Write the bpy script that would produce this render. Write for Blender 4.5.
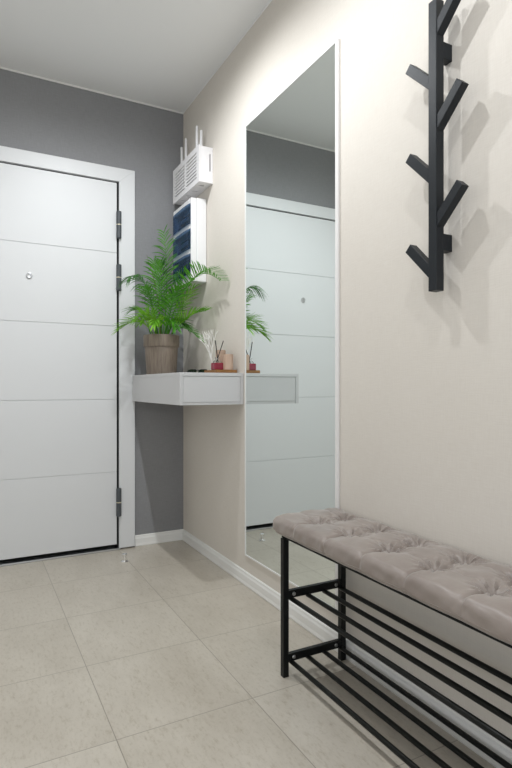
import bpy, bmesh, math, random
from mathutils import Vector, Matrix
for o in list(bpy.data.objects): bpy.data.objects.remove(o, do_unlink=True)
S = bpy.context.scene
C = S.collection
R = math.radians
H = 2.596                                   # ceiling height
# ------------------------------------------------------------------ camera
cd = bpy.data.cameras.new('camera'); cam = bpy.data.objects.new('camera', cd); C.objects.link(cam)
cd.sensor_fit = 'HORIZONTAL'; cd.sensor_width = 36; cd.lens = 36*538.06/512; cd.clip_start = .02
cd.shift_y = (386.08-384)/512
cam.location = (-1.1458, -3.09995, .9335); cam.rotation_euler = (R(90), 0, -R(27.975)); S.camera = cam
# ------------------------------------------------------------------ world, exposure
w = bpy.data.worlds.new('world'); S.world = w; w.use_nodes = True
w.node_tree.nodes['Background'].inputs[0].default_value = (.85, .92, 1, 1)
w.node_tree.nodes['Background'].inputs[1].default_value = .4
S.view_settings.view_transform = 'Standard'; S.view_settings.look = 'None'
S.view_settings.gamma = 1; S.view_settings.exposure = 0.40
S.view_settings.use_curve_mapping = False
# ------------------------------------------------------------------ lights
SPOTS = [(-.63, -1.0), (-.63, -1.82), (-.63, -2.64), (-.63, -3.9)]
SPOT_W = [35, 20, 12, 5]
for (x, y), pw in zip(SPOTS, SPOT_W):
    l = bpy.data.lights.new('spot_light', 'SPOT'); l.energy = pw; l.spot_size = R(172); l.spot_blend = .75
    l.shadow_soft_size = .022; l.color = (.955, .98, 1)
    o = bpy.data.objects.new('spot_light', l); C.objects.link(o); o.location = (x, y, H-.025)
def area(loc, rot, sx, sy, e, col):
    l = bpy.data.lights.new('area_light', 'AREA'); l.shape = 'RECTANGLE'; l.size = sx; l.size_y = sy; l.energy = e; l.color = col
    o = bpy.data.objects.new('area_light', l); C.objects.link(o); o.location = loc; o.rotation_euler = rot
area((-.95, -5.25, 1.35), (R(90), 0, 0), 1.5, 2.3, 7, (.93, .96, 1))          # unseen fill light added outside the invented end-wall opening
area((-1.80, -3.75, 1.15), (R(90), 0, R(-90)), 1.9, 2.1, 9, (.95, .97, 1))     # side fill light added behind an unseen left-wall opening
# ------------------------------------------------------------------ materials
def mat(name, col, rough=.5, metal=0, **kw):
    m = bpy.data.materials.new(name); m.use_nodes = True
    b = m.node_tree.nodes['Principled BSDF']
    b.inputs['Base Color'].default_value = (*col, 1); b.inputs['Roughness'].default_value = rough; b.inputs['Metallic'].default_value = metal
    for k, v in kw.items(): b.inputs[k.replace('_', ' ')].default_value = v
    return m
def N(m, t, **kw):
    n = m.node_tree.nodes.new(t)
    for k, v in kw.items(): setattr(n, k, v)
    return n
def L(m, a, b): m.node_tree.links.new(a, b)
def pb(m): return m.node_tree.nodes['Principled BSDF']
def noise(m, scale, sc=(1,1,1), detail=4, coord='Object', rough=.55):
    tc = N(m, 'ShaderNodeTexCoord'); mp = N(m, 'ShaderNodeMapping'); mp.inputs['Scale'].default_value = sc
    n = N(m, 'ShaderNodeTexNoise'); n.inputs['Scale'].default_value = scale; n.inputs['Detail'].default_value = detail; n.inputs['Roughness'].default_value = rough
    L(m, tc.outputs[coord], mp.inputs[0]); L(m, mp.outputs[0], n.inputs['Vector']); return n.outputs['Fac']
def ramp(m, fac, stops):
    r = N(m, 'ShaderNodeValToRGB'); e = r.color_ramp.elements
    while len(e) < len(stops): e.new(.5)
    for el, (p_, c_) in zip(e, stops): el.position = p_; el.color = (*c_, 1)
    L(m, fac, r.inputs[0]); return r.outputs[0]
def mixc(m, fac, a, b, mode='MIX'):
    n = N(m, 'ShaderNodeMix', data_type='RGBA', blend_type=mode)
    for inp, v in ((n.inputs[0], fac), (n.inputs[6], a), (n.inputs[7], b)):
        if isinstance(v, (int, float)): inp.default_value = v
        elif isinstance(v, tuple): inp.default_value = (*v, 1)
        else: L(m, v, inp)
    return n.outputs[2]
def math_(m, op, a, b=None):
    n = N(m, 'ShaderNodeMath', operation=op)
    for i, v in enumerate((a, b)):
        if v is None: continue
        if isinstance(v, (int, float)): n.inputs[i].default_value = v
        else: L(m, v, n.inputs[i])
    return n.outputs[0]
def bump(m, h, strength=.1, dist=.01):
    b = N(m, 'ShaderNodeBump'); b.inputs['Strength'].default_value = strength; b.inputs['Distance'].default_value = dist
    L(m, h, b.inputs['Height']); L(m, b.outputs[0], pb(m).inputs['Normal'])
def wallpaper(name, c0, c1, rough=.75):
    m = mat(name, c0, rough)
    f1 = noise(m, 40, (8, 8, .6), 3); f2 = noise(m, 40, (.6, .6, 8), 3); f3 = noise(m, 1.6, (1, 1, 1), 3)
    f = math_(m, 'ADD', math_(m, 'MULTIPLY', math_(m, 'ADD', f1, f2), .35), math_(m, 'MULTIPLY', f3, .3))
    L(m, ramp(m, f, [(.35, c0), (.65, c1)]), pb(m).inputs['Base Color'])
    bump(m, math_(m, 'ADD', f1, f2), .12, .002); return m
M = {}
M['cream'] = wallpaper('cream_wallpaper', (.68, .633, .57), (.74, .70, .64))
M['grey'] = wallpaper('grey_wallpaper', (.24, .243, .252), (.30, .304, .316))
M['ceiling'] = mat('ceiling_matt', (.88, .885, .89), .55)
M['plain'] = mat('plain_wall', (.74, .72, .69), .8)
M['base'] = mat('white_baseboard', (.86, .86, .84), .3)
M['door'] = mat('white_door', (.755, .77, .785), .45)
M['dark'] = mat('dark_seal', (.02, .022, .024), .5)
M['hinge'] = mat('anthracite_hinge', (.075, .085, .095), .4)
M['chrome'] = mat('chrome', (.9, .9, .9), .22, 1)
M['brass'] = mat('brass', (.8, .74, .58), .3, 1)
M['steel'] = mat('steel', (.55, .56, .57), .3, 1)
M['cabinet'] = mat('grey_white_laminate', (.60, .60, .605), .35)
M['plastic'] = mat('white_plastic', (.83, .83, .84), .35)
M['pvc'] = mat('white_foam_board', (.82, .81, .82), .45)
M['black'] = mat('black_powder_coat', (.006, .007, .007), .4, Specular_IOR_Level=.25)
M['rack'] = mat('black_lacquered_wood', (.013, .016, .020), .45, Specular_IOR_Level=.3)
M['rail'] = mat('black_tube', (.006, .007, .006), .36, Specular_IOR_Level=.25)
M['soil'] = mat('soil', (.035, .022, .014), .95)
M['mirror'] = mat('mirror_glass', (.83, .88, .86), .0, 1)
M['frame'] = mat('white_aluminium', (.84, .83, .82), .3)
M['coral'] = mat('white_coral', (.85, .84, .80), .6)
M['red'] = mat('red_liquid_glass', (.24, .008, .03), .12)
M['glass'] = mat('clear_glass', (.95, .97, .97), .02, 0, Transmission_Weight=1.0, IOR=1.45)
M['lamp'] = mat('lamp_lens', (1, 1, 1), .4, 0, Emission_Color=(1, .97, .92, 1), Emission_Strength=6)
M['reed'] = mat('black_reed', (.015, .014, .014), .7)
M['sun'] = mat('black_acetate', (.01, .01, .011), .15)
M['breaker'] = mat('breaker_grey', (.55, .60, .65), .5)
M['slotdark'] = mat('dark_slot', (.015, .016, .018), .6)
# blue tinted transparent covers
m = mat('blue_tinted_cover', (.06, .105, .16), .12); M['blue'] = m
tr = N(m, 'ShaderNodeBsdfTransparent'); tr.inputs[0].default_value = (.42, .55, .70, 1)
mx = N(m, 'ShaderNodeMixShader'); mx.inputs[0].default_value = .72
L(m, pb(m).outputs[0], mx.inputs[1]); L(m, tr.outputs[0], mx.inputs[2]); L(m, mx.outputs[0], m.node_tree.nodes['Material Output'].inputs[0])
# floor tiles
m = mat('travertine_tile', (.5, .48, .43), .3); M['floor'] = m
tc = N(m, 'ShaderNodeTexCoord'); sx = N(m, 'ShaderNodeSeparateXYZ'); L(m, tc.outputs['Object'], sx.inputs[0])
def gline(v, off, pitch):
    u = math_(m, 'DIVIDE', math_(m, 'ADD', v, off), pitch)
    fr = math_(m, 'FRACT', u); d = math_(m, 'MINIMUM', fr, math_(m, 'SUBTRACT', 1., fr))
    return math_(m, 'MULTIPLY', d, pitch), math_(m, 'FLOOR', u)
gx, ix = gline(sx.outputs[0], 10*.405+.805, .405); gy, iy = gline(sx.outputs[1], 20*.4223+.407, .4223)
gx2 = math_(m, 'SUBTRACT', math_(m, 'MINIMUM', gx, gy), .0009)
gr = N(m, 'ShaderNodeMapRange'); gr.inputs[1].default_value = 0; gr.inputs[2].default_value = .0008; gr.inputs[3].default_value = 1; gr.inputs[4].default_value = 0
L(m, gx2, gr.inputs[0]); grout = gr.outputs[0]
cmb = N(m, 'ShaderNodeCombineXYZ'); L(m, ix, cmb.inputs[0]); L(m, iy, cmb.inputs[1])
wn = N(m, 'ShaderNodeTexWhiteNoise'); L(m, cmb.outputs[0], wn.inputs['Vector'])
va = N(m, 'ShaderNodeVectorMath', operation='MULTIPLY_ADD'); L(m, wn.outputs['Color'], va.inputs[0]); va.inputs[1].default_value = (7, 7, 7); L(m, tc.outputs['Object'], va.inputs[2])
def fnoise(scale, sc, det=5, ro=.6):
    mp = N(m, 'ShaderNodeMapping'); mp.inputs['Scale'].default_value = sc; L(m, va.outputs[0], mp.inputs[0])
    n = N(m, 'ShaderNodeTexNoise'); n.inputs['Scale'].default_value = scale; n.inputs['Detail'].default_value = det; n.inputs['Roughness'].default_value = ro
    L(m, mp.outputs[0], n.inputs['Vector']); return n.outputs['Fac']
n1 = fnoise(3.0, (2.2, 1, 1)); n2 = fnoise(38, (2.6, .8, 1), 6, .72); n3 = fnoise(90, (1.5, 1, 1), 3)
c1 = ramp(m, n1, [(.3, (.50, .455, .385)), (.7, (.59, .545, .472))])
c2 = ramp(m, n2, [(.32, (.84, .815, .77)), (.47, (1, 1, 1)), (.62, (1.03, 1.03, 1.03))])
c3 = ramp(m, n3, [(.33, (.93, .92, .90)), (.45, (1, 1, 1))])
cc = mixc(m, 1., mixc(m, 1., c1, c2, 'MULTIPLY'), c3, 'MULTIPLY')
cc = mixc(m, grout, cc, (.33, .295, .245))
L(m, cc, pb(m).inputs['Base Color'])
L(m, math_(m, 'ADD', math_(m, 'MULTIPLY', n2, .25), .2), pb(m).inputs['Roughness'])
bump(m, math_(m, 'SUBTRACT', math_(m, 'MULTIPLY', n2, .25), grout), .25, .002)
# leather / velvet
m = mat('taupe_velvet', (.34, .29, .27), .42); M['velvet'] = m
f = noise(m, 9, (1, 1, 1), 5); L(m, ramp(m, f, [(.3, (.255, .213, .19)), (.7, (.325, .28, .252))]), pb(m).inputs['Base Color'])
pb(m).inputs['Sheen Weight'].default_value = .5; pb(m).inputs['Sheen Roughness'].default_value = .35
bump(m, noise(m, 28, (1, 1, 1), 5), .25, .006)
# pot
m = mat('brown_woodgrain_pot', (.25, .19, .15), .55); M['pot'] = m
f = noise(m, 14, (9, 9, .7), 5); L(m, ramp(m, f, [(.3, (.17, .13, .10)), (.7, (.27, .22, .175))]), pb(m).inputs['Base Color']); bump(m, f, .2, .003)
def wood(name, a, b, sc):
    m = mat(name, a, .5); f = noise(m, 16, sc, 5); L(m, ramp(m, f, [(.3, a), (.7, b)]), pb(m).inputs['Base Color']); return m
M['tray'] = wood('oiled_wood', (.16, .062, .014), (.32, .15, .04), (1.2, 10, 10))
M['beech'] = wood('pale_beech', (.46, .32, .235), (.58, .43, .33), (8, 8, .8))
def leafm(name, a, b):
    m = mat(name, a, .42); f = noise(m, 12, (1, 1, 1), 3)
    L(m, ramp(m, f, [(.35, a), (.65, b)]), pb(m).inputs['Base Color'])
    tl = N(m, 'ShaderNodeBsdfTranslucent'); tl.inputs[0].default_value = (b[0]*1.3, b[1]*1.3, b[2], 1)
    mx = N(m, 'ShaderNodeMixShader'); mx.inputs[0].default_value = .18
    L(m, pb(m).outputs[0], mx.inputs[1]); L(m, tl.outputs[0], mx.inputs[2]); L(m, mx.outputs[0], m.node_tree.nodes['Material Output'].inputs[0]); return m
M['leaf'] = leafm('palm_green', (.04, .19, .010), (.11, .39, .025))
M['leaf_light'] = leafm('palm_yellow_green', (.12, .37, .02), (.26, .54, .05))
M['leaf_dark'] = leafm('palm_dark_green', (.022, .11, .012), (.05, .21, .02))
M['twig'] = mat('dry_stem', (.12, .06, .03), .7)
# ------------------------------------------------------------------ helpers
def obj(name, bm, m, parent=None, smooth=False, recalc=True):
    if recalc: bmesh.ops.recalc_face_normals(bm, faces=bm.faces)
    me = bpy.data.meshes.new(name); bm.to_mesh(me); bm.free()
    for mm in (m if isinstance(m, (list, tuple)) else [m]): me.materials.append(mm)
    if smooth:
        for p_ in me.polygons: p_.use_smooth = True
        me.set_sharp_from_angle(angle=R(48))
    o = bpy.data.objects.new(name, me); C.objects.link(o)
    if parent: o.parent = parent
    return o
def thing(name, label, cat, loc=(0, 0, 0), rz=0, group=None):
    o = bpy.data.objects.new(name, None); C.objects.link(o); o.location = loc; o.rotation_euler.z = rz
    o.empty_display_size = .05; o['label'] = label; o['category'] = cat
    if group: o['group'] = group
    return o
def tag(o, label, cat, group=None):
    o['label'] = label; o['category'] = cat
    if group: o['group'] = group
    return o
def struct(name, bm, m, parent=None):
    o = obj(name, bm, m, parent)
    if not parent: o['kind'] = 'structure'
    return o
def box(bm, x0, y0, z0, x1, y1, z1, bev=0, seg=2):
    r = bmesh.ops.create_cube(bm, size=1)
    vs = r['verts']
    for v in vs: v.co = Vector((x0+(v.co.x+.5)*(x1-x0), y0+(v.co.y+.5)*(y1-y0), z0+(v.co.z+.5)*(z1-z0)))
    if bev:
        es = list({e for v in vs for e in v.link_edges})
        bmesh.ops.bevel(bm, geom=es, offset=bev, segments=seg, affect='EDGES', profile=.5)
    return bm
def B(*a, **k): return box(bmesh.new(), *a, **k)
def cyl(bm, p0, p1, r0, r1=None, seg=20, caps=True):
    r1 = r0 if r1 is None else r1
    p0 = Vector(p0); p1 = Vector(p1); d = p1-p0
    q = d.to_track_quat('Z', 'Y').to_matrix().to_4x4(); q.translation = (p0+p1)/2
    bmesh.ops.create_cone(bm, cap_ends=caps, segments=seg, radius1=r0, radius2=r1, depth=d.length, matrix=q); return bm
def lathe(bm, prof, seg=40, c=(0, 0, 0)):
    rings = []
    for r, z in prof:
        if r < 1e-6: rings.append([bm.verts.new((c[0], c[1], c[2]+z))])
        else: rings.append([bm.verts.new((c[0]+r*math.cos(2*math.pi*i/seg), c[1]+r*math.sin(2*math.pi*i/seg), c[2]+z)) for i in range(seg)])
    for a, b in zip(rings, rings[1:]):
        for i in range(seg):
            j = (i+1) % seg
            if len(a) == 1 and len(b) == 1: continue
            if len(a) == 1: bm.faces.new((a[0], b[i], b[j]))
            elif len(b) == 1: bm.faces.new((a[i], a[j], b[0]))
            else: bm.faces.new((a[i], a[j], b[j], b[i]))
    return bm
def tube(bm, pts, rads, seg=8):
    pts = [Vector(p_) for p_ in pts]; rings = []
    for i, p_ in enumerate(pts):
        d = (pts[min(i+1, len(pts)-1)]-pts[max(i-1, 0)]).normalized()
        a = d.cross(Vector((.31, .2, .93))).normalized(); b = d.cross(a)
        r = rads[i] if isinstance(rads, (list, tuple)) else rads
        rings.append([bm.verts.new(p_+a*r*math.cos(2*math.pi*k/seg)+b*r*math.sin(2*math.pi*k/seg)) for k in range(seg)])
    for a, b in zip(rings, rings[1:]):
        for k in range(seg): bm.faces.new((a[k], a[(k+1) % seg], b[(k+1) % seg], b[k]))
    bm.faces.new(rings[0]); bm.faces.new(rings[-1][::-1]); return bm
def prism(bm, prof, axis, a0, a1):
    """extrude a 2D profile; axis 'x' -> prof in (y,z); axis 'y' -> prof in (x,z)"""
    def P(u, v, t): return (t, u, v) if axis == 'x' else (u, t, v)
    A = [bm.verts.new(P(u, v, a0)) for u, v in prof]; Z = [bm.verts.new(P(u, v, a1)) for u, v in prof]
    n = len(prof)
    for i in range(n): bm.faces.new((A[i], A[(i+1) % n], Z[(i+1) % n], Z[i]))
    bm.faces.new(A); bm.faces.new(Z[::-1]); return bm
def subshift(bm, c):
    bmesh.ops.translate(bm, verts=bm.verts, vec=c); return bm
# ================================================================== SETTING
XL, YF = -1.75, -5.1
struct('floor', B(XL-.1, YF-.1, -.1, .1, .1, 0), M['floor'])
ceil = struct('ceiling', B(XL-.1, YF-.1, H, .1, .1, H+.1), M['ceiling'])
struct('wall_right', B(0, YF-.1, 0, .1, .1, H), M['cream'])
wl = bmesh.new(); box(wl, XL-.1, YF-.1, 0, XL, -4.72, H); box(wl, XL-.1, -2.78, 0, XL, .1, H); box(wl, XL-.1, -4.72, 2.22, XL, -2.78, H)  # opening added to let the side fill light in
struct('wall_left', wl, M['plain'])
dl = bmesh.new(); box(dl, XL-.09, -4.72, 0, XL+.012, -4.69, 2.22); box(dl, XL-.09, -2.81, 0, XL+.012, -2.78, 2.22); box(dl, XL-.09, -4.69, 2.19, XL+.012, -2.81, 2.22)
struct('trim_3', dl, M['base'])
DX0, DX1 = -1.31, -.401          # door leaf
bw = bmesh.new(); box(bw, DX1+.012, 0, 0, 0, .1, H); box(bw, XL, 0, 0, DX0-.012, .1, H); box(bw, DX0-.012, 0, 2.112, DX1+.012, .1, H)
struct('wall_back', bw, M['grey'])
fw = bmesh.new(); box(fw, XL, YF-.1, 0, -1.75+.03, YF, H); box(fw, -.15, YF-.1, 0, 0, YF, H); box(fw, -1.72, YF-.1, 0, -.15, YF, .15); box(fw, -1.72, YF-.1, 2.5, -.15, YF, H)
struct('wall_front', fw, M['plain'])
# added_window_1 : frame of an opening added behind the camera for the rear fill light
wf = bmesh.new()
for a in ((-1.72, .15, -1.66, 2.5), (-.21, .15, -.15, 2.5), (-1.66, .15, -.21, .21), (-1.66, 2.44, -.21, 2.5), (-.96, .21, -.91, 2.44)):
    box(wf, a[0], YF-.08, a[1], a[2], YF-.02, a[3], bev=.004)
struct('added_window_1', wf, M['base'])
# baseboards with a moulded profile
BP = [(0, 0), (.010, 0), (.012, .006), (.0095, .018), (.0095, .044), (.0065, .052), (.006, .060), (.002, .064), (0, .064)]
struct('baseboard_right', prism(bmesh.new(), [(-u, v) for u, v in BP], 'y', YF, -.012), M['base'])
struct('baseboard_back', prism(bmesh.new(), [(-u, v) for u, v in BP], 'x', -.299, 0), M['base'])
struct('baseboard_left', prism(bmesh.new(), [(XL+u, v) for u, v in BP], 'y', -2.78, 0), M['base'])
# ceiling edge bead
struct('trim_1', B(XL, -.006, H-.009, 0, 0, H-.001), M['base'])
struct('trim_2', B(-.004, YF, H-.006, 0, -.006, H-.001), M['ceiling'])
# recessed lamps in the ceiling (built in)
for x, y in SPOTS:
    b = lathe(bmesh.new(), [(.028, 0), (.042, 0), (.044, -.003), (.040, -.006), (.030, -.004), (.028, 0)], 32, (x, y, H))
    r = obj('downlight_ring', b, M['frame'], ceil, True)
    obj('downlight_lens', lathe(bmesh.new(), [(0, -.001), (.028, -.001), (.028, 0), (0, 0)], 24, (x, y, H)), M['lamp'], r)
# ------------------------------------------------------------------ door
door = bpy.data.objects.new('door_1', None); C.objects.link(door); door['kind'] = 'structure'; door.location = (DX0, 0, 0)
def dpart(n, bm, m, parent=None, smooth=False):
    subshift(bm, (-DX0, 0, 0)) if parent is None else None
    return obj(n, bm, m, parent or door, smooth)
LT = 2.098
# casing: mitred U-shape
cb = bmesh.new()
def quadprism(bm, pts, y0, y1):
    A = [bm.verts.new((x, y0, z)) for x, z in pts]; Z = [bm.verts.new((x, y1, z)) for x, z in pts]
    n = len(pts)
    for i in range(n): bm.faces.new((A[i], A[(i+1) % n], Z[(i+1) % n], Z[i]))
    bm.faces.new(A); bm.faces.new(Z[::-1])
ci, co, ct = DX1+.006, -.304, 2.178; cit = LT+.003
li, lo = DX0-.006, DX0-.112
quadprism(cb, [(ci, .008), (co, .008), (co, ct), (ci, cit)], -.022, .0)
quadprism(cb, [(ci, cit), (co, ct), (lo, ct), (li, cit)], -.022, .0)
quadprism(cb, [(lo, .008), (li, .008), (li, cit), (lo, ct)], -.022, .0)
bmesh.ops.bevel(cb, geom=[e for e in cb.edges], offset=.0015, segments=1, affect='EDGES')
dpart('casing', cb, M['door'])
jb = bmesh.new(); box(jb, DX1, .0, .0, DX1+.012, .09, 2.112); box(jb, DX0-.012, .0, 0, DX0, .09, 2.112); box(jb, DX0, .0, LT, DX1, .09, 2.112); box(jb, DX0, .085, 0, DX1, .099, LT)
dpart('dark_jamb', jb, M['dark'])
jb = bmesh.new(); box(jb, DX1+.0005, -.015, .0, DX1+.0055, -.001, LT); dpart('rubber_seal', jb, M['dark'])
# leaf with four shallow grooves: five panels slightly bevelled on a core
GZ = [.444, .857, 1.275, 1.693]
lf = bmesh.new(); box(lf, DX0+.004, -.010, .03, DX1-.0055, .05, LT-.005)
zs = [.03]+GZ+[LT-.005]
for a, b in zip(zs, zs[1:]): box(lf, DX0+.004, -.013, a+(.0016 if a > .1 else 0), DX1-.0055, -.0101, b-(.0016 if b < 2 else 0), bev=.0011, seg=1)
dpart('door_leaf', lf, M['door'])
th = bmesh.new(); box(th, DX0, -.028, 0, DX1+.012, .09, .010, bev=.002); dpart('threshold', th, M['steel'])
for z0, z1 in ((1.773, 1.928), (1.476, 1.625), (.193, .353)):
    hb = bmesh.new(); cx = DX1+.002; cyl(hb, (cx, -.031, z0), (cx, -.031, z1), .0145, seg=20)
    bmesh.ops.bevel(hb, geom=[e for e in hb.edges if len(e.link_faces) == 2 and abs(e.calc_face_angle(0)) > .8], offset=.003, segments=2, affect='EDGES')
    h = dpart('hinge', hb, M['hinge'], None, False)
    zm = (z0+z1)/2; rg = bmesh.new(); cyl(rg, (cx-DX0, -.031, zm-.0025), (cx-DX0, -.031, zm+.0025), .0149, seg=20); obj('hinge_ring', rg, M['brass'], h)
pe = lathe(bmesh.new(), [(0, .003), (.008, .002), (.012, .004), (.015, .003), (.016, 0), (.016, -.004), (0, -.004)], 28)
bmesh.ops.rotate(pe, verts=pe.verts, cent=(0, 0, 0), matrix=Matrix.Rotation(R(90), 3, 'X')); subshift(pe, (-.869, -.0165, 1.520))
dpart('peephole', pe, M['steel'], None, True)
# ================================================================== FLOATING SHELF
t = thing('floating_shelf', 'wall-hung pale grey drawer shelf carrying the potted palm, between door and mirror', 'shelf', (0, 0, .847))
SH, SW, SD = .148, .320, .819
sb = bmesh.new()
box(sb, -SW, -SD, SH-.016, -.001, -.024, SH, bev=.001, seg=1); box(sb, -SW, -SD, 0, -SW+.016, -.024, SH-.0161, bev=.001, seg=1)
box(sb, -.017, -SD, 0, -.001, -.024, SH-.0161, bev=.001, seg=1); box(sb, -SW+.0161, -SD+.004, 0, -.0171, -.024, .012)
box(sb, -SW+.0161, -.04, .0121, -.0171, -.024, SH-.0161)
obj('carcass', sb, M['cabinet'], t)
obj('drawer_front', B(-SW+.0170, -SD+.0015, .0125, -.0180, -SD+.019, SH-.0170, bev=.001, seg=1), M['cabinet'], t)
# ================================================================== MIRROR
MY0, MY1, MZ0, MZ1 = -1.560, -.846, .140, 2.152
t = thing('wall_mirror', 'tall rectangular mirror with thin white frame hung on the cream wall', 'mirror', (0, 0, MZ0))
h_ = MZ1-MZ0; fb = bmesh.new(); fwid = .006
box(fb, -.0085, MY0-.010, 0, -.001, MY0+fwid, h_); box(fb, -.0085, MY1-fwid, 0, -.001, MY1, h_)
box(fb, -.0085, MY0+fwid, 0, -.001, MY1-fwid, fwid); box(fb, -.0085, MY0+fwid, h_-fwid, -.001, MY1-fwid, h_)
obj('mirror_frame', fb, M['frame'], t)
obj('mirror_backing', B(-.003, MY0+fwid, fwid, -.001, MY1-fwid, h_-fwid), M['dark'], t)
obj('mirror_glass', B(-.006, MY0+fwid, fwid, -.0031, MY1-fwid, h_-fwid), M['mirror'], t)
# ================================================================== COAT RACK
t = thing('coat_rack', 'black wooden tree-shaped coat rack with angled pegs on the cream wall', 'coat rack', (-.047, -2.0565, 1.187))
obj('post', B(-.0145, -.014, 0, .0145, .014, .772, bev=.0012, seg=1), M['rack'], t)
for z in (.108, .620): obj('wall_bracket', B(.0146, -.012, z, .0475, .012, z+.045, bev=.001, seg=1), M['rack'], t)
def peg(side, zb):
    b = bmesh.new(); s = side; w2 = .0125; Lr = .118 if side < 0 else .125; k = .0198
    # square bar leaving the post side at 45 degrees, square cut at the tip
    d = Vector((0, s, 1)).normalized(); n = Vector((0, -s, 1)).normalized()
    y0 = s*.0142
    lo0 = Vector((0, y0, zb)); up0 = Vector((0, y0, zb+.0375))
    lo1 = lo0+d*Lr; up1 = lo1+n*.0265
    vs = []
    for X in (-w2, w2):
        vs.append([b.verts.new((X, q.y, q.z)) for q in (lo0, lo1, up1, up0)])
    A, Z = vs
    for i in range(4): b.faces.new((A[i], A[(i+1) % 4], Z[(i+1) % 4], Z[i]))
    b.faces.new(A); b.faces.new(Z[::-1])
    bmesh.ops.recalc_face_normals(b, faces=b.faces)
    bmesh.ops.bevel(b, geom=list(b.edges), offset=.001, segments=1, affect='EDGES')
    return b
for z in (1.223, 1.477, 1.728): obj('peg', peg(1, z-1.187), M['rack'], t)
for z in (1.354, 1.611, 1.863): obj('peg', peg(-1, z-1.187), M['rack'], t)
# ================================================================== SHOE BENCH
BY0, BY1 = -2.74, -1.556
t = thing('shoe_bench', 'black metal shoe bench with tufted taupe cushion and tube shelves, under the coat rack', 'bench', (-.14, -1.593, 0))
ox, oy = .14, 1.593
def bobj(n, bm, m, parent=None, smooth=False):
    return obj(n, subshift(bm, (ox, oy, 0)), m, parent or t, smooth)
BTX = [-.167, -.068]; BTY = [-1.689-.160*i for i in range(7)]
CX0, CX1, CZ0, CZ1 = -.266, -.004, .449, .505
def cushion():
    bm = bmesh.new(); nx, ny, nz = 76, 330, 14; rr = .016
    cache = {}
    def vert(i, j, k):
        key = (i, j, k)
        if key in cache: return cache[key]
        u = CX0+(CX1-CX0)*i/nx; v = BY0+(BY1-BY0)*j/ny; w_ = CZ0+(CZ1-CZ0)*k/nz
        p_ = Vector((u, v, w_))
        q = Vector((min(max(u, CX0+rr), CX1-rr), min(max(v, BY0+rr), BY1-rr), min(max(w_, CZ0+.010), CZ1-rr)))
        d = p_-q
        if d.length > 1e-6:
            r_ = rr if w_ > CZ0+.012 else .010
            m_ = max(abs(d.x), abs(d.y), abs(d.z)); 
            p_ = q+d.normalized()*min(m_, r_) if m_ > 0 else p_
        # tufting
        tw = max(0., min(1., (w_-CZ0)/(CZ1-CZ0)))
        top = tw**3
        x, y = p_.x, p_.y
        jy = min(range(len(BTY)), key=lambda a: abs(BTY[a]-y)); dy = y-BTY[jy]
        jx = min((0, 1), key=lambda a: abs(BTX[a]-x)); dx = x-BTX[jx]
        r = math.hypot(dx, dy)
        ef = min(1, max(0, (x-CX0)/.05)); eb = min(1, max(0, (CX1-x)/.045))       # fade towards the long edges
        half = math.sin(math.pi*min(1, abs(dy)/.08)*.5)
        puff = .0065*half*ef*eb
        pit = -.013*math.exp(-(r/.012)**2) - .012*math.exp(-(r/.034)**2)
        front = 1 if x < BTX[0] else 0
        cre = -.0055*math.exp(-(dy/.0050)**2)*(1 if front else .6*eb)
        rowc = -.004*math.exp(-(min(abs(x-BTX[0]), abs(x-BTX[1]))/.010)**2)*(1-half*.5)
        diag = -.0022*math.exp(-((abs(dy)*.62-abs(x-(BTX[0]+BTX[1])/2)-.0)/.006)**2)*(1 if abs(x-(BTX[0]+BTX[1])/2) < .05 else 0)
        th_ = math.atan2(dy, dx); env = math.exp(-((r-.030)/.020)**2)
        wr = (.0027*math.sin(13*th_+jy*1.7+jx*2.1)+.0018*math.sin(21*th_+jy*2.3+1.3*jx))*env
        wav = .0011*math.sin(x*61+y*23+1.3*math.sin(y*31))+.0008*math.sin(y*87-x*40)
        p_.z += top*(puff+pit+cre+rowc+diag+wr*1.3+wav)
        side = (1-tw)*tw*4
        fr = max(0, 1-abs(x-CX0)/.02)
        if fr > 0:
            p_.x += fr*(.0032*math.exp(-(dy/.005)**2)*(.3+.7*tw) - .003*side + .0011*math.sin(y*95+p_.z*60)*side + .0010*math.sin(y*47-p_.z*120)*side + .0008*math.sin(y*210+p_.z*150)*math.exp(-(dy/.03)**2))
            p_.z += fr*(1-tw)*.0015*math.sin(y*40)
        e1 = max(0, 1-abs(y-BY1)/.02)
        if e1 > 0: p_.y += e1*(.003*side-.001*math.sin(x*60)*side)
        v_ = bm.verts.new(p_); cache[key] = v_; return v_
    def face(a, b, c, d): bm.faces.new((vert(*a), vert(*b), vert(*c), vert(*d)))
    for i in range(nx):
        for j in range(ny):
            face((i, j, nz), (i+1, j, nz), (i+1, j+1, nz), (i, j+1, nz)); face((i, j, 0), (i, j+1, 0), (i+1, j+1, 0), (i+1, j, 0))
    for j in range(ny):
        for k in range(nz):
            face((0, j, k), (0, j, k+1), (0, j+1, k+1), (0, j+1, k)); face((nx, j, k), (nx, j+1, k), (nx, j+1, k+1), (nx, j, k+1))
    for i in range(nx):
        for k in range(nz):
            face((i, 0, k), (i+1, 0, k), (i+1, 0, k+1), (i, 0, k+1)); face((i, ny, k), (i, ny, k+1), (i+1, ny, k+1), (i+1, ny, k))
    return bm
cu = bobj('cushion', cushion(), M['velvet'], None, True)
for by in BTY:
    for bx in BTX:
        b = lathe(bmesh.new(), [(0, .0035), (.004, .003), (.0065, .0012), (.007, -.001), (.006, -.003), (0, -.004)], 16, (bx+ox, by+oy, .4835))
        obj('button', b, M['velvet'], cu, True)
bobj('seat_board', B(CX0+.010, BY0+.012, .4445, CX1-.004, BY1-.045, .4495, bev=.001, seg=1), M['black'])
LF0, LF1 = -.262, -.242; LB0, LB1 = -.034, -.014
EY = [(-1.624, -1.604), (BY0+.018, BY0+.038)]
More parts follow.
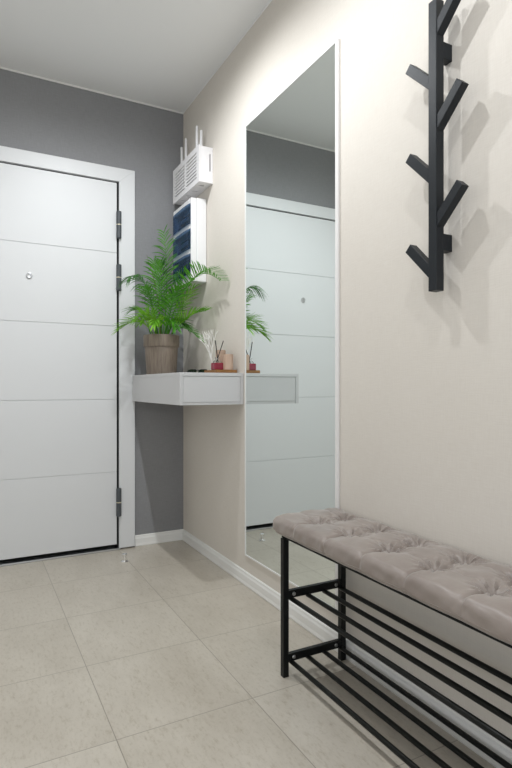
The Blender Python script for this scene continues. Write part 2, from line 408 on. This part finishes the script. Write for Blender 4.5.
for (a, b_) in EY:
    for (x0, x1) in ((LF0, LF1), (LB0, LB1)): bobj('leg', B(x0, a, 0, x1, b_, .4444, bev=.0015, seg=2), M['black'])
RX = [-.229, -.164, -.098, -.033]
for e, (a, b_) in enumerate(EY):
    for (z0, z1) in ((.250, .275), (.046, .071)):
        st = bobj('stretcher', B(LF1+.0001, a+.002, z0, LB0-.0001, b_-.002, z1, bev=.0012, seg=1), M['black'])
        ys = a+.002 if e == 0 else b_-.002; sg = -1 if e == 0 else 1
        for bx in (-.222, -.054):
            bb = bmesh.new(); cyl(bb, (bx, ys+sg*.0002, (z0+z1)/2), (bx, ys+sg*.0035, (z0+z1)/2), .0066, .0048, 16)
            bobj('bolt', bb, M['steel'], st)
for zc in (.2465, .0435):
    for x in RX:
        tb = bmesh.new(); cyl(tb, (x, EY[0][0]+.012, zc), (x, EY[1][1]-.012, zc), .0074, seg=14); bobj('shelf_rail', tb, M['rail'], None, True)
# ================================================================== DOOR STOPPER
t = lathe(bmesh.new(), [(0, 0), (.019, 0), (.019, .004), (.012, .007), (.0085, .010), (.0085, .030), (.013, .033), (.0145, .037), (.0135, .043), (.006, .046), (0, .046)], 32)
t = obj('door_stopper', t, M['chrome'], None, True); t.location = (-.422, -.250, 0)
tag(t, 'small chrome door stopper standing on the floor tiles near the door frame', 'door stopper')
# ================================================================== ELECTRICAL PANEL
PY0, PY1, PZ0, PZ1, PX = -.370, -.076, 1.501, 1.957, -.095
t = thing('electrical_panel', 'white wall-mounted breaker box with three blue tinted covers, above the palm', 'breaker box', (0, (PY0+PY1)/2, PZ0))
yc = (PY0+PY1)/2; hh = PZ1-PZ0; hw = (PY1-PY0)/2
obj('housing', B(-.060, -hw, 0, -.001, hw, hh, bev=.006, seg=3), M['plastic'], t)
# lid as a frame with three apertures
wz = [(.046, .142), (.182, .278), (.318, .414)]
lb = bmesh.new(); f0 = PX
box(lb, f0+.004, -hw+.002, .002, -.0602, -hw+.022, hh-.002, bev=.003); box(lb, f0+.004, hw-.022, .002, -.0602, hw-.002, hh-.002, bev=.003)
zz = [.002]+[v for w_ in wz for v in w_]+[hh-.002]
for a, b_ in zip(zz[::2], zz[1::2]): box(lb, f0+.004, -hw+.0221, a, -.0602, hw-.0221, b_, bev=.0015, seg=1)
obj('lid', lb, M['plastic'], t)
for a, b_ in wz:
    obj('inner_plate', B(-.068, -hw+.0222, a+.001, -.0606, hw-.0222, b_-.001), M['breaker'], t)
    br = obj('breaker_row', B(-.075, -.070, a+.026, -.0681, .060, b_-.026, bev=.001, seg=1), M['slotdark'], t)
    tg = bmesh.new()
    for k in range(6): box(tg, -.080, -.062+k*.021, (a+b_)/2-.010, -.0752, -.048+k*.021, (a+b_)/2+.010, bev=.001, seg=1)
    obj('breaker_switch', tg, M['breaker'], br)
    # bulged tinted cover, arc in plan
    cv = bmesh.new(); n = 14; outer = []; inner = []
    for k in range(n+1):
        yy = -hw+.008+(2*hw-.016)*k/n; s = (k/n*2-1); xo = f0-.0005-.008*(1-s**4)
        outer.append((xo, yy)); inner.append((xo+.0022, yy))
    ring = outer+inner[::-1]
    A = [cv.verts.new((x, y, a-.006)) for x, y in ring]; Z = [cv.verts.new((x, y, b_+.008)) for x, y in ring]
    m_ = len(ring)
    for i in range(m_): cv.faces.new((A[i], A[(i+1) % m_], Z[(i+1) % m_], Z[i]))
    for i in range(n):
        cv.faces.new((A[i], A[i+1], A[m_-2-i], A[m_-1-i])); cv.faces.new((Z[i], Z[m_-1-i], Z[m_-2-i], Z[i+1]))
    box(cv, f0-.013, -.020, a-.010, f0-.0088, .020, a-.002, bev=.001, seg=1)
    obj('tinted_cover', cv, M['blue'], t)
# ================================================================== ROUTER BOX
QY0, QY1, QZ0, QZ1, QX = -.452, -.050, 2.015, 2.205, -.082
t = thing('router_box', 'white slotted wall box hiding a router, above the breaker box', 'router box', (0, QY0, QZ0))
qw = QY1-QY0; qh = QZ1-QZ0; th_ = .005
fp = bmesh.new(); fx0, fx1 = QX, QX+th_
cols = [(.03, .19), (.212, .372)]
box(fp, fx0, -.004, -.003, fx1, cols[0][0], qh+.004); box(fp, fx0, cols[0][1], -.003, fx1, cols[1][0], qh+.004); box(fp, fx0, cols[1][1], -.003, fx1, qw+.004, qh+.004)
nz = 8; zz0, zz1 = .025, qh-.018; pit_ = (zz1-zz0)/nz
for c0, c1 in cols:
    box(fp, fx0, c0, -.003, fx1, c1, zz0); box(fp, fx0, c0, zz1-pit_*.48, fx1, c1, qh+.004)
    for k in range(nz-1): box(fp, fx0, c0, zz0+k*pit_+pit_*.48, fx1, c1, zz0+(k+1)*pit_)
obj('front_panel', fp, M['pvc'], t)
sp = bmesh.new(); box(sp, fx1+.0001, 0, 0, -.020, th_, qh); box(sp, -.013, 0, 0, -.001, th_, qh); box(sp, -.0199, 0, 0, -.0131, th_, .062); box(sp, -.0199, 0, .155, -.0131, th_, qh)
obj('side_panel', sp, M['pvc'], t)
obj('side_panel', B(fx1+.0001, qw-th_, 0, -.001, qw, qh), M['pvc'], t)
bp = bmesh.new(); box(bp, fx1+.0001, th_+.0001, 0, -.060, qw-th_-.0001, th_); box(bp, -.028, th_+.0001, 0, -.007, qw-th_-.0001, th_)
for y0, y1 in ((th_+.0001, .045), (.062, .14), (.16, .23), (.25, .315), (.337, qw-th_-.0001)): box(bp, -.0599, y0, 0, -.0281, y1, th_)
obj('bottom_panel', bp, M['pvc'], t)
obj('back_panel', B(-.006, th_+.0001, .0, -.001, qw-th_-.0001, qh), M['pvc'], t)
t = thing('wifi_router', 'white router with four upright antennas poking out of the slotted box', 'router', (-.04, -.24, QZ0+.006))
obj('router_body', B(-.026, -.13, 0, .024, .13, .035, bev=.008, seg=3), M['plastic'], t)
for ax, ay, zt, tx, ty in ((-.005, .130, .318, -.002, .012), (.0, .083, .350, 0, .006), (.0, -.088, .345, -.004, -.004), (.005, -.123, .308, .002, -.006)):
    ab = bmesh.new(); tube(ab, [(ax, ay, .030), (ax+tx*.5, ay+ty*.5, .17), (ax+tx, ay+ty, zt-.004), (ax+tx, ay+ty, zt)], [.0095, .0088, .0070, .0045], 12)
    obj('antenna', ab, M['plastic'], t, True)
# ================================================================== PALM
STOP = .847+SH     # shelf top
PC = Vector((-.204, -.203, STOP))
t = thing('potted_palm', 'bushy green palm in a brown wood-grain pot on the wall shelf', 'potted plant', PC)
pp = lathe(bmesh.new(), [(0, .001), (.079, .001), (.082, .004), (.091, .150), (.0905, .152), (.097, .156), (.0985, .160), (.0995, .214), (.0975, .220), (.094, .218), (.091, .195), (.085, .19), (0, .19)], 56)
obj('pot', pp, M['pot'], t, True)
so = bmesh.new(); rnd = random.Random(4)
lathe(so, [(0, .206), (.03, .207), (.06, .204), (.0905, .203), (.0905, .1915), (0, .1915)], 40)
for v in so.verts: v.co.z += rnd.uniform(-.002, .002) if v.co.z > .2 else 0
obj('soil', so, M['soil'], t)
rnd = random.Random(11)
def bez(p0, p1, p2, u): return p0*(1-u)**2+p1*2*u*(1-u)+p2*u*u
def clampw(v):
    """keep foliage in front of the walls and of the breaker box (local coordinates of the pot)"""
    wx, wy, wz_ = v.x+PC.x, v.y+PC.y, v.z+PC.z
    lim = -.006
    if wz_ > PZ0-.01 and wy > PY0-.01: lim = PX-.014
    wx = min(wx, lim); wy = min(wy, -.006)
    if wy > -.03 and wx < -.29: wy = min(wy, -.028)
    wz_ = max(wz_, STOP+.004) if (wx > -.32 and wy > -.82) else wz_
    return Vector((wx-PC.x, wy-PC.y, wz_-PC.z))
def frond(base, ctrl, tip, n, ll, m, start=.3, droop=.25, up=.25, wd=.0065, spread=62, side=None):
    """world coordinates; rachis along a bezier, paired arching leaflets"""
    b = bmesh.new(); p0, p1, p2 = [Vector(q)-PC for q in (base, ctrl, tip)]
    # p1 given as on-curve mid point
    c = (p1-(p0+p2)*.25)*2
    pts = [bez(p0, c, p2, i/16) for i in range(17)]
    tube(b, [clampw(q) for q in pts], [.0028*(1-i/17)+.0007 for i in range(17)], 6)
    for i in range(n):
        u = start+(1-start)*(i+.5)/n
        o_ = bez(p0, c, p2, u); d = (bez(p0, c, p2, min(1, u+.02))-bez(p0, c, p2, u-.02)).normalized()
        upv = Vector((0, 0, 1)); lat = d.cross(upv)
        if lat.length < .25: lat = d.cross(Vector((.85, .5, 0)))
        lat.normalize(); nrm = lat.cross(d).normalized()
        v_ = (u-start)/(1-start)
        L_ = ll*(.45+.55*math.sin(math.pi*min(1, .18+.80*v_)))*rnd.uniform(.85, 1.12)
        for s in (-1, 1):
            if side and s == side and rnd.random() < .75: continue
            a = R(spread-30*v_+rnd.uniform(-8, 8))
            dr = (d*math.cos(a)+lat*s*math.sin(a)+nrm*(up+rnd.uniform(-.08, .08))).normalized()
            segs = 5; prev = None; pos = o_.copy()
            wv = dr.cross(nrm).normalized()
            for k in range(segs+1):
                f = k/segs
                q = o_+dr*L_*f+Vector((0, 0, -droop*L_*f*f*1.2))
                hw_ = wd*(math.sin(math.pi*(.12+.88*f))**.7 if f < 1 else 0)*.5+.0002
                fold = nrm*hw_*.5
                l_, m2, r_ = b.verts.new(clampw(q-wv*hw_+fold)), b.verts.new(clampw(q)), b.verts.new(clampw(q+wv*hw_+fold))
                if prev:
                    b.faces.new((prev[0], prev[1], m2, l_)); b.faces.new((prev[1], prev[2], r_, m2))
                prev = (l_, m2, r_)
    return obj('frond', b, m, t, True, recalc=False)
g, gl, gd = M['leaf'], M['leaf_light'], M['leaf_dark']
zb = STOP+.206
def base_(dx, dy): return (PC.x+dx, PC.y+dy, zb)
# tall, leaning right at the back
frond(base_(.01, .02), (-.155, -.15, 1.50), (-.168, -.13, 1.82), 22, .15, g, .35, .30, .05, .0062, 64)
# long frond reaching over the mirror side
frond(base_(.02, -.02), (-.115, -.42, 1.49), (-.045, -.65, 1.455), 24, .115, g, .35, .12, .6, .0066, 66)
# upper left arch
frond(base_(-.02, -.01), (-.295, -.22, 1.475), (-.398, -.25, 1.515), 20, .135, gd, .3, .55, .0, .0058, 60)
# centre uprights, feather-like; dark green on some paints in the shade of the middle
frond(base_(-.01, -.03), (-.235, -.26, 1.43), (-.275, -.29, 1.60), 18, .15, g, .3, .30, .02, .0068, 58)
frond(base_(.02, -.02), (-.155, -.27, 1.42), (-.105, -.33, 1.57), 18, .15, gd, .3, .30, .02, .0068, 56)
frond(base_(.0, .0), (-.20, -.20, 1.44), (-.215, -.22, 1.62), 18, .14, gd, .3, .3, .02, .0064, 58)
frond(base_(.0, -.05), (-.195, -.33, 1.36), (-.165, -.41, 1.46), 16, .13, g, .25, .25, .05, .0070, 56)
frond(base_(-.03, -.02), (-.275, -.25, 1.37), (-.325, -.29, 1.46), 15, .12, g, .25, .3, .05, .0066, 56)
frond(base_(.03, .0), (-.125, -.29, 1.36), (-.075, -.37, 1.47), 15, .11, gl, .25, .2, .05, .0066, 52)
# low left
frond(base_(-.04, -.01), (-.335, -.235, 1.280), (-.442, -.242, 1.236), 18, .12, gl, .2, .10, .15, .0070, 40)
frond(base_(-.04, -.03), (-.30, -.28, 1.31), (-.370, -.31, 1.285), 16, .11, gl, .2, .15, .2, .0068, 42)
frond(base_(-.05, .02), (-.30, -.17, 1.33), (-.355, -.17, 1.35), 14, .10, g, .3, .3, .1, .006, 46)
# low right
frond(base_(.04, -.02), (-.125, -.36, 1.295), (-.060, -.50, 1.325), 18, .10, gl, .25, .05, .25, .0066, 38)
frond(base_(.04, -.03), (-.13, -.33, 1.25), (-.075, -.47, 1.175), 16, .09, g, .25, .1, .2, .0062, 42)
# low centre, broad leaflets curving over the rim
for dx, dy, L1, z1, mm in ((-.03, -.05, .12, .06, gl), (.01, -.06, .12, .045, g), (.04, -.045, .12, .06, g), (-.05, -.03, .12, .07, gl), (.045, -.01, .10, .07, gd)):
    v = Vector((dx, dy, 0)).normalized(); P0 = Vector(base_(dx*.6, dy*.6))
    frond(P0, P0+v*L1*.45+Vector((0, 0, .085)), P0+v*L1+Vector((0, 0, z1)), 9, .095, mm, .2, .25, .2, .0105, 44)
tw = bmesh.new(); tube(tw, [Vector(q)-PC for q in (base_(-.01, -.02), (-.225, -.215, 1.40), (-.255, -.205, 1.55), (-.287, -.2, 1.655))], [.0025, .002, .0014, .0007], 6)
obj('dry_stem', tw, M['twig'], t, True)
# ================================================================== TRAY AND WHAT STANDS ON IT
TZ = STOP
tb = B(-.054, -.0755, 0, .054, .0755, .016, bev=.002, seg=2); tr_ = obj('wooden_tray', tb, M['tray']); tr_.location = (-.069, -.7025, TZ)
tag(tr_, 'small brown wooden board on the end of the wall shelf beside the mirror', 'tray')
TT = TZ+.0162
t = thing('reed_diffuser', 'red glass reed diffuser with two black sticks on the wooden board', 'diffuser', (-.094, -.722, TT))
obj('bottle', B(-.024, -.024, 0, .024, .024, .034, bev=.004, seg=3), M['red'], t)
nk = lathe(bmesh.new(), [(.021, .0342), (.021, .040), (.014, .046), (.010, .048), (.010, .056), (.012, .057), (.012, .060), (.008, .060), (.008, .047), (.018, .039), (.018, .0342)], 28)
obj('bottle_neck', nk, M['glass'], t, True)
for a, b_ in (((.004, .0, .036), (-.012, -.004, .142)), ((-.004, .002, .036), (.034, .004, .142))):
    rb = bmesh.new(); cyl(rb, a, b_, .0024, seg=8); obj('reed', rb, M['reed'], t)
def block(name, label, x, y, r, h):
    b = bmesh.new(); cyl(b, (0, 0, 0), (0, 0, h), r, seg=40)
    bmesh.ops.bevel(b, geom=[e for e in b.edges if e.calc_face_angle(0) > .8], offset=.0015, segments=2, affect='EDGES')
    lathe(b, [(0, h+.0005), (.010, h+.0005), (.010, h+.0001), (0, h+.0001)], 20)
    o = obj(name, b, M['beech']); o.location = (x, y, TT); return tag(o, label, 'candle holder')
block('wooden_candle_holder', 'shorter pale wooden cylinder in front on the board, nearest the mirror', -.050, -.750, .0245, .075)
block('wooden_candle_holder', 'taller pale wooden cylinder standing behind the red diffuser on the board', -.052, -.668, .0245, .100)
# white coral ornament
rnd = random.Random(7)
co_ = bmesh.new()
def branch(p_, d, l, r, dep):
    pts = [p_]; dd = d.copy()
    for k in range(3):
        dd = (dd+Vector((rnd.uniform(-.12, .12), rnd.uniform(-.15, .15), rnd.uniform(0, .12)))).normalized(); pts.append(pts[-1]+dd*l/3)
    tube(co_, pts, [r, r*.9, r*.8, r*.62], 6)
    if dep == 0: return
    for k in range(3 if dep > 2 else 2):
        u = pts[2] if k == 2 else pts[3]
        an = (-1, 1, rnd.choice((-1, 1)))[k]*rnd.uniform(.22, .48)
        nd = Vector((dd.x*math.cos(an)-dd.z*math.sin(an)*.75, dd.y+rnd.uniform(-.1, .1)+.5*an, dd.z*math.cos(an)+dd.x*math.sin(an)*.75)).normalized()
        branch(u, nd, l*.80, max(.0013, r*.70), dep-1)
branch(Vector((0, 0, .006)), Vector((-.02, .05, 1)).normalized(), .060, .0046, 4)
lathe(co_, [(0, 0), (.012, 0), (.012, .004), (.006, .008), (0, .008)], 20)
for v in co_.verts:
    v.co.x = v.co.x*.8; v.co.y = v.co.y*.8
o = obj('coral_ornament', co_, M['coral'], None, True); o.location = (-.090, -.655, TT)
tag(o, 'white branching coral-like ornament behind the red diffuser', 'ornament')
# folded sunglasses
t = thing('sunglasses', 'folded black sunglasses lying on the shelf beside the wooden board', 'sunglasses', (-.140, -.572, TZ+.001), R(-35)); t.scale = (.9, .9, .9)
def lens(cx):
    b = bmesh.new(); pts = []
    for k in range(20):
        a = 2*math.pi*k/20; pts.append((cx+.026*math.copysign(abs(math.cos(a))**.7, math.cos(a)), .0205*math.copysign(abs(math.sin(a))**.7, math.sin(a))))
    A = [b.verts.new((u, -.002+.0, .021+v)) for u, v in pts]; Z = [b.verts.new((u, .002, .021+v)) for u, v in pts]
    for i in range(20): b.faces.new((A[i], A[(i+1) % 20], Z[(i+1) % 20], Z[i]))
    b.faces.new(A); b.faces.new(Z[::-1])
    for v in b.verts: v.co = Vector((v.co.x, v.co.y+v.co.z*.8, v.co.z*.62))
    return b
obj('lens', lens(-.031), M['sun'], t); obj('lens', lens(.031), M['sun'], t)
br = bmesh.new(); tube(br, [(-.008, .020, .018), (0, .022, .021), (.008, .020, .018)], .002, 8); obj('bridge', br, M['sun'], t)
for s in (-1, 1):
    tb = bmesh.new(); tube(tb, [(s*.060, .022, .012), (s*.062, .030, .010), (s*.040, .040+.003*s, .006), (-s*.030, .044+.004*s, .004), (-s*.058, .042+.004*s, .003)], .0022, 8); obj('temple', tb, M['sun'], t)
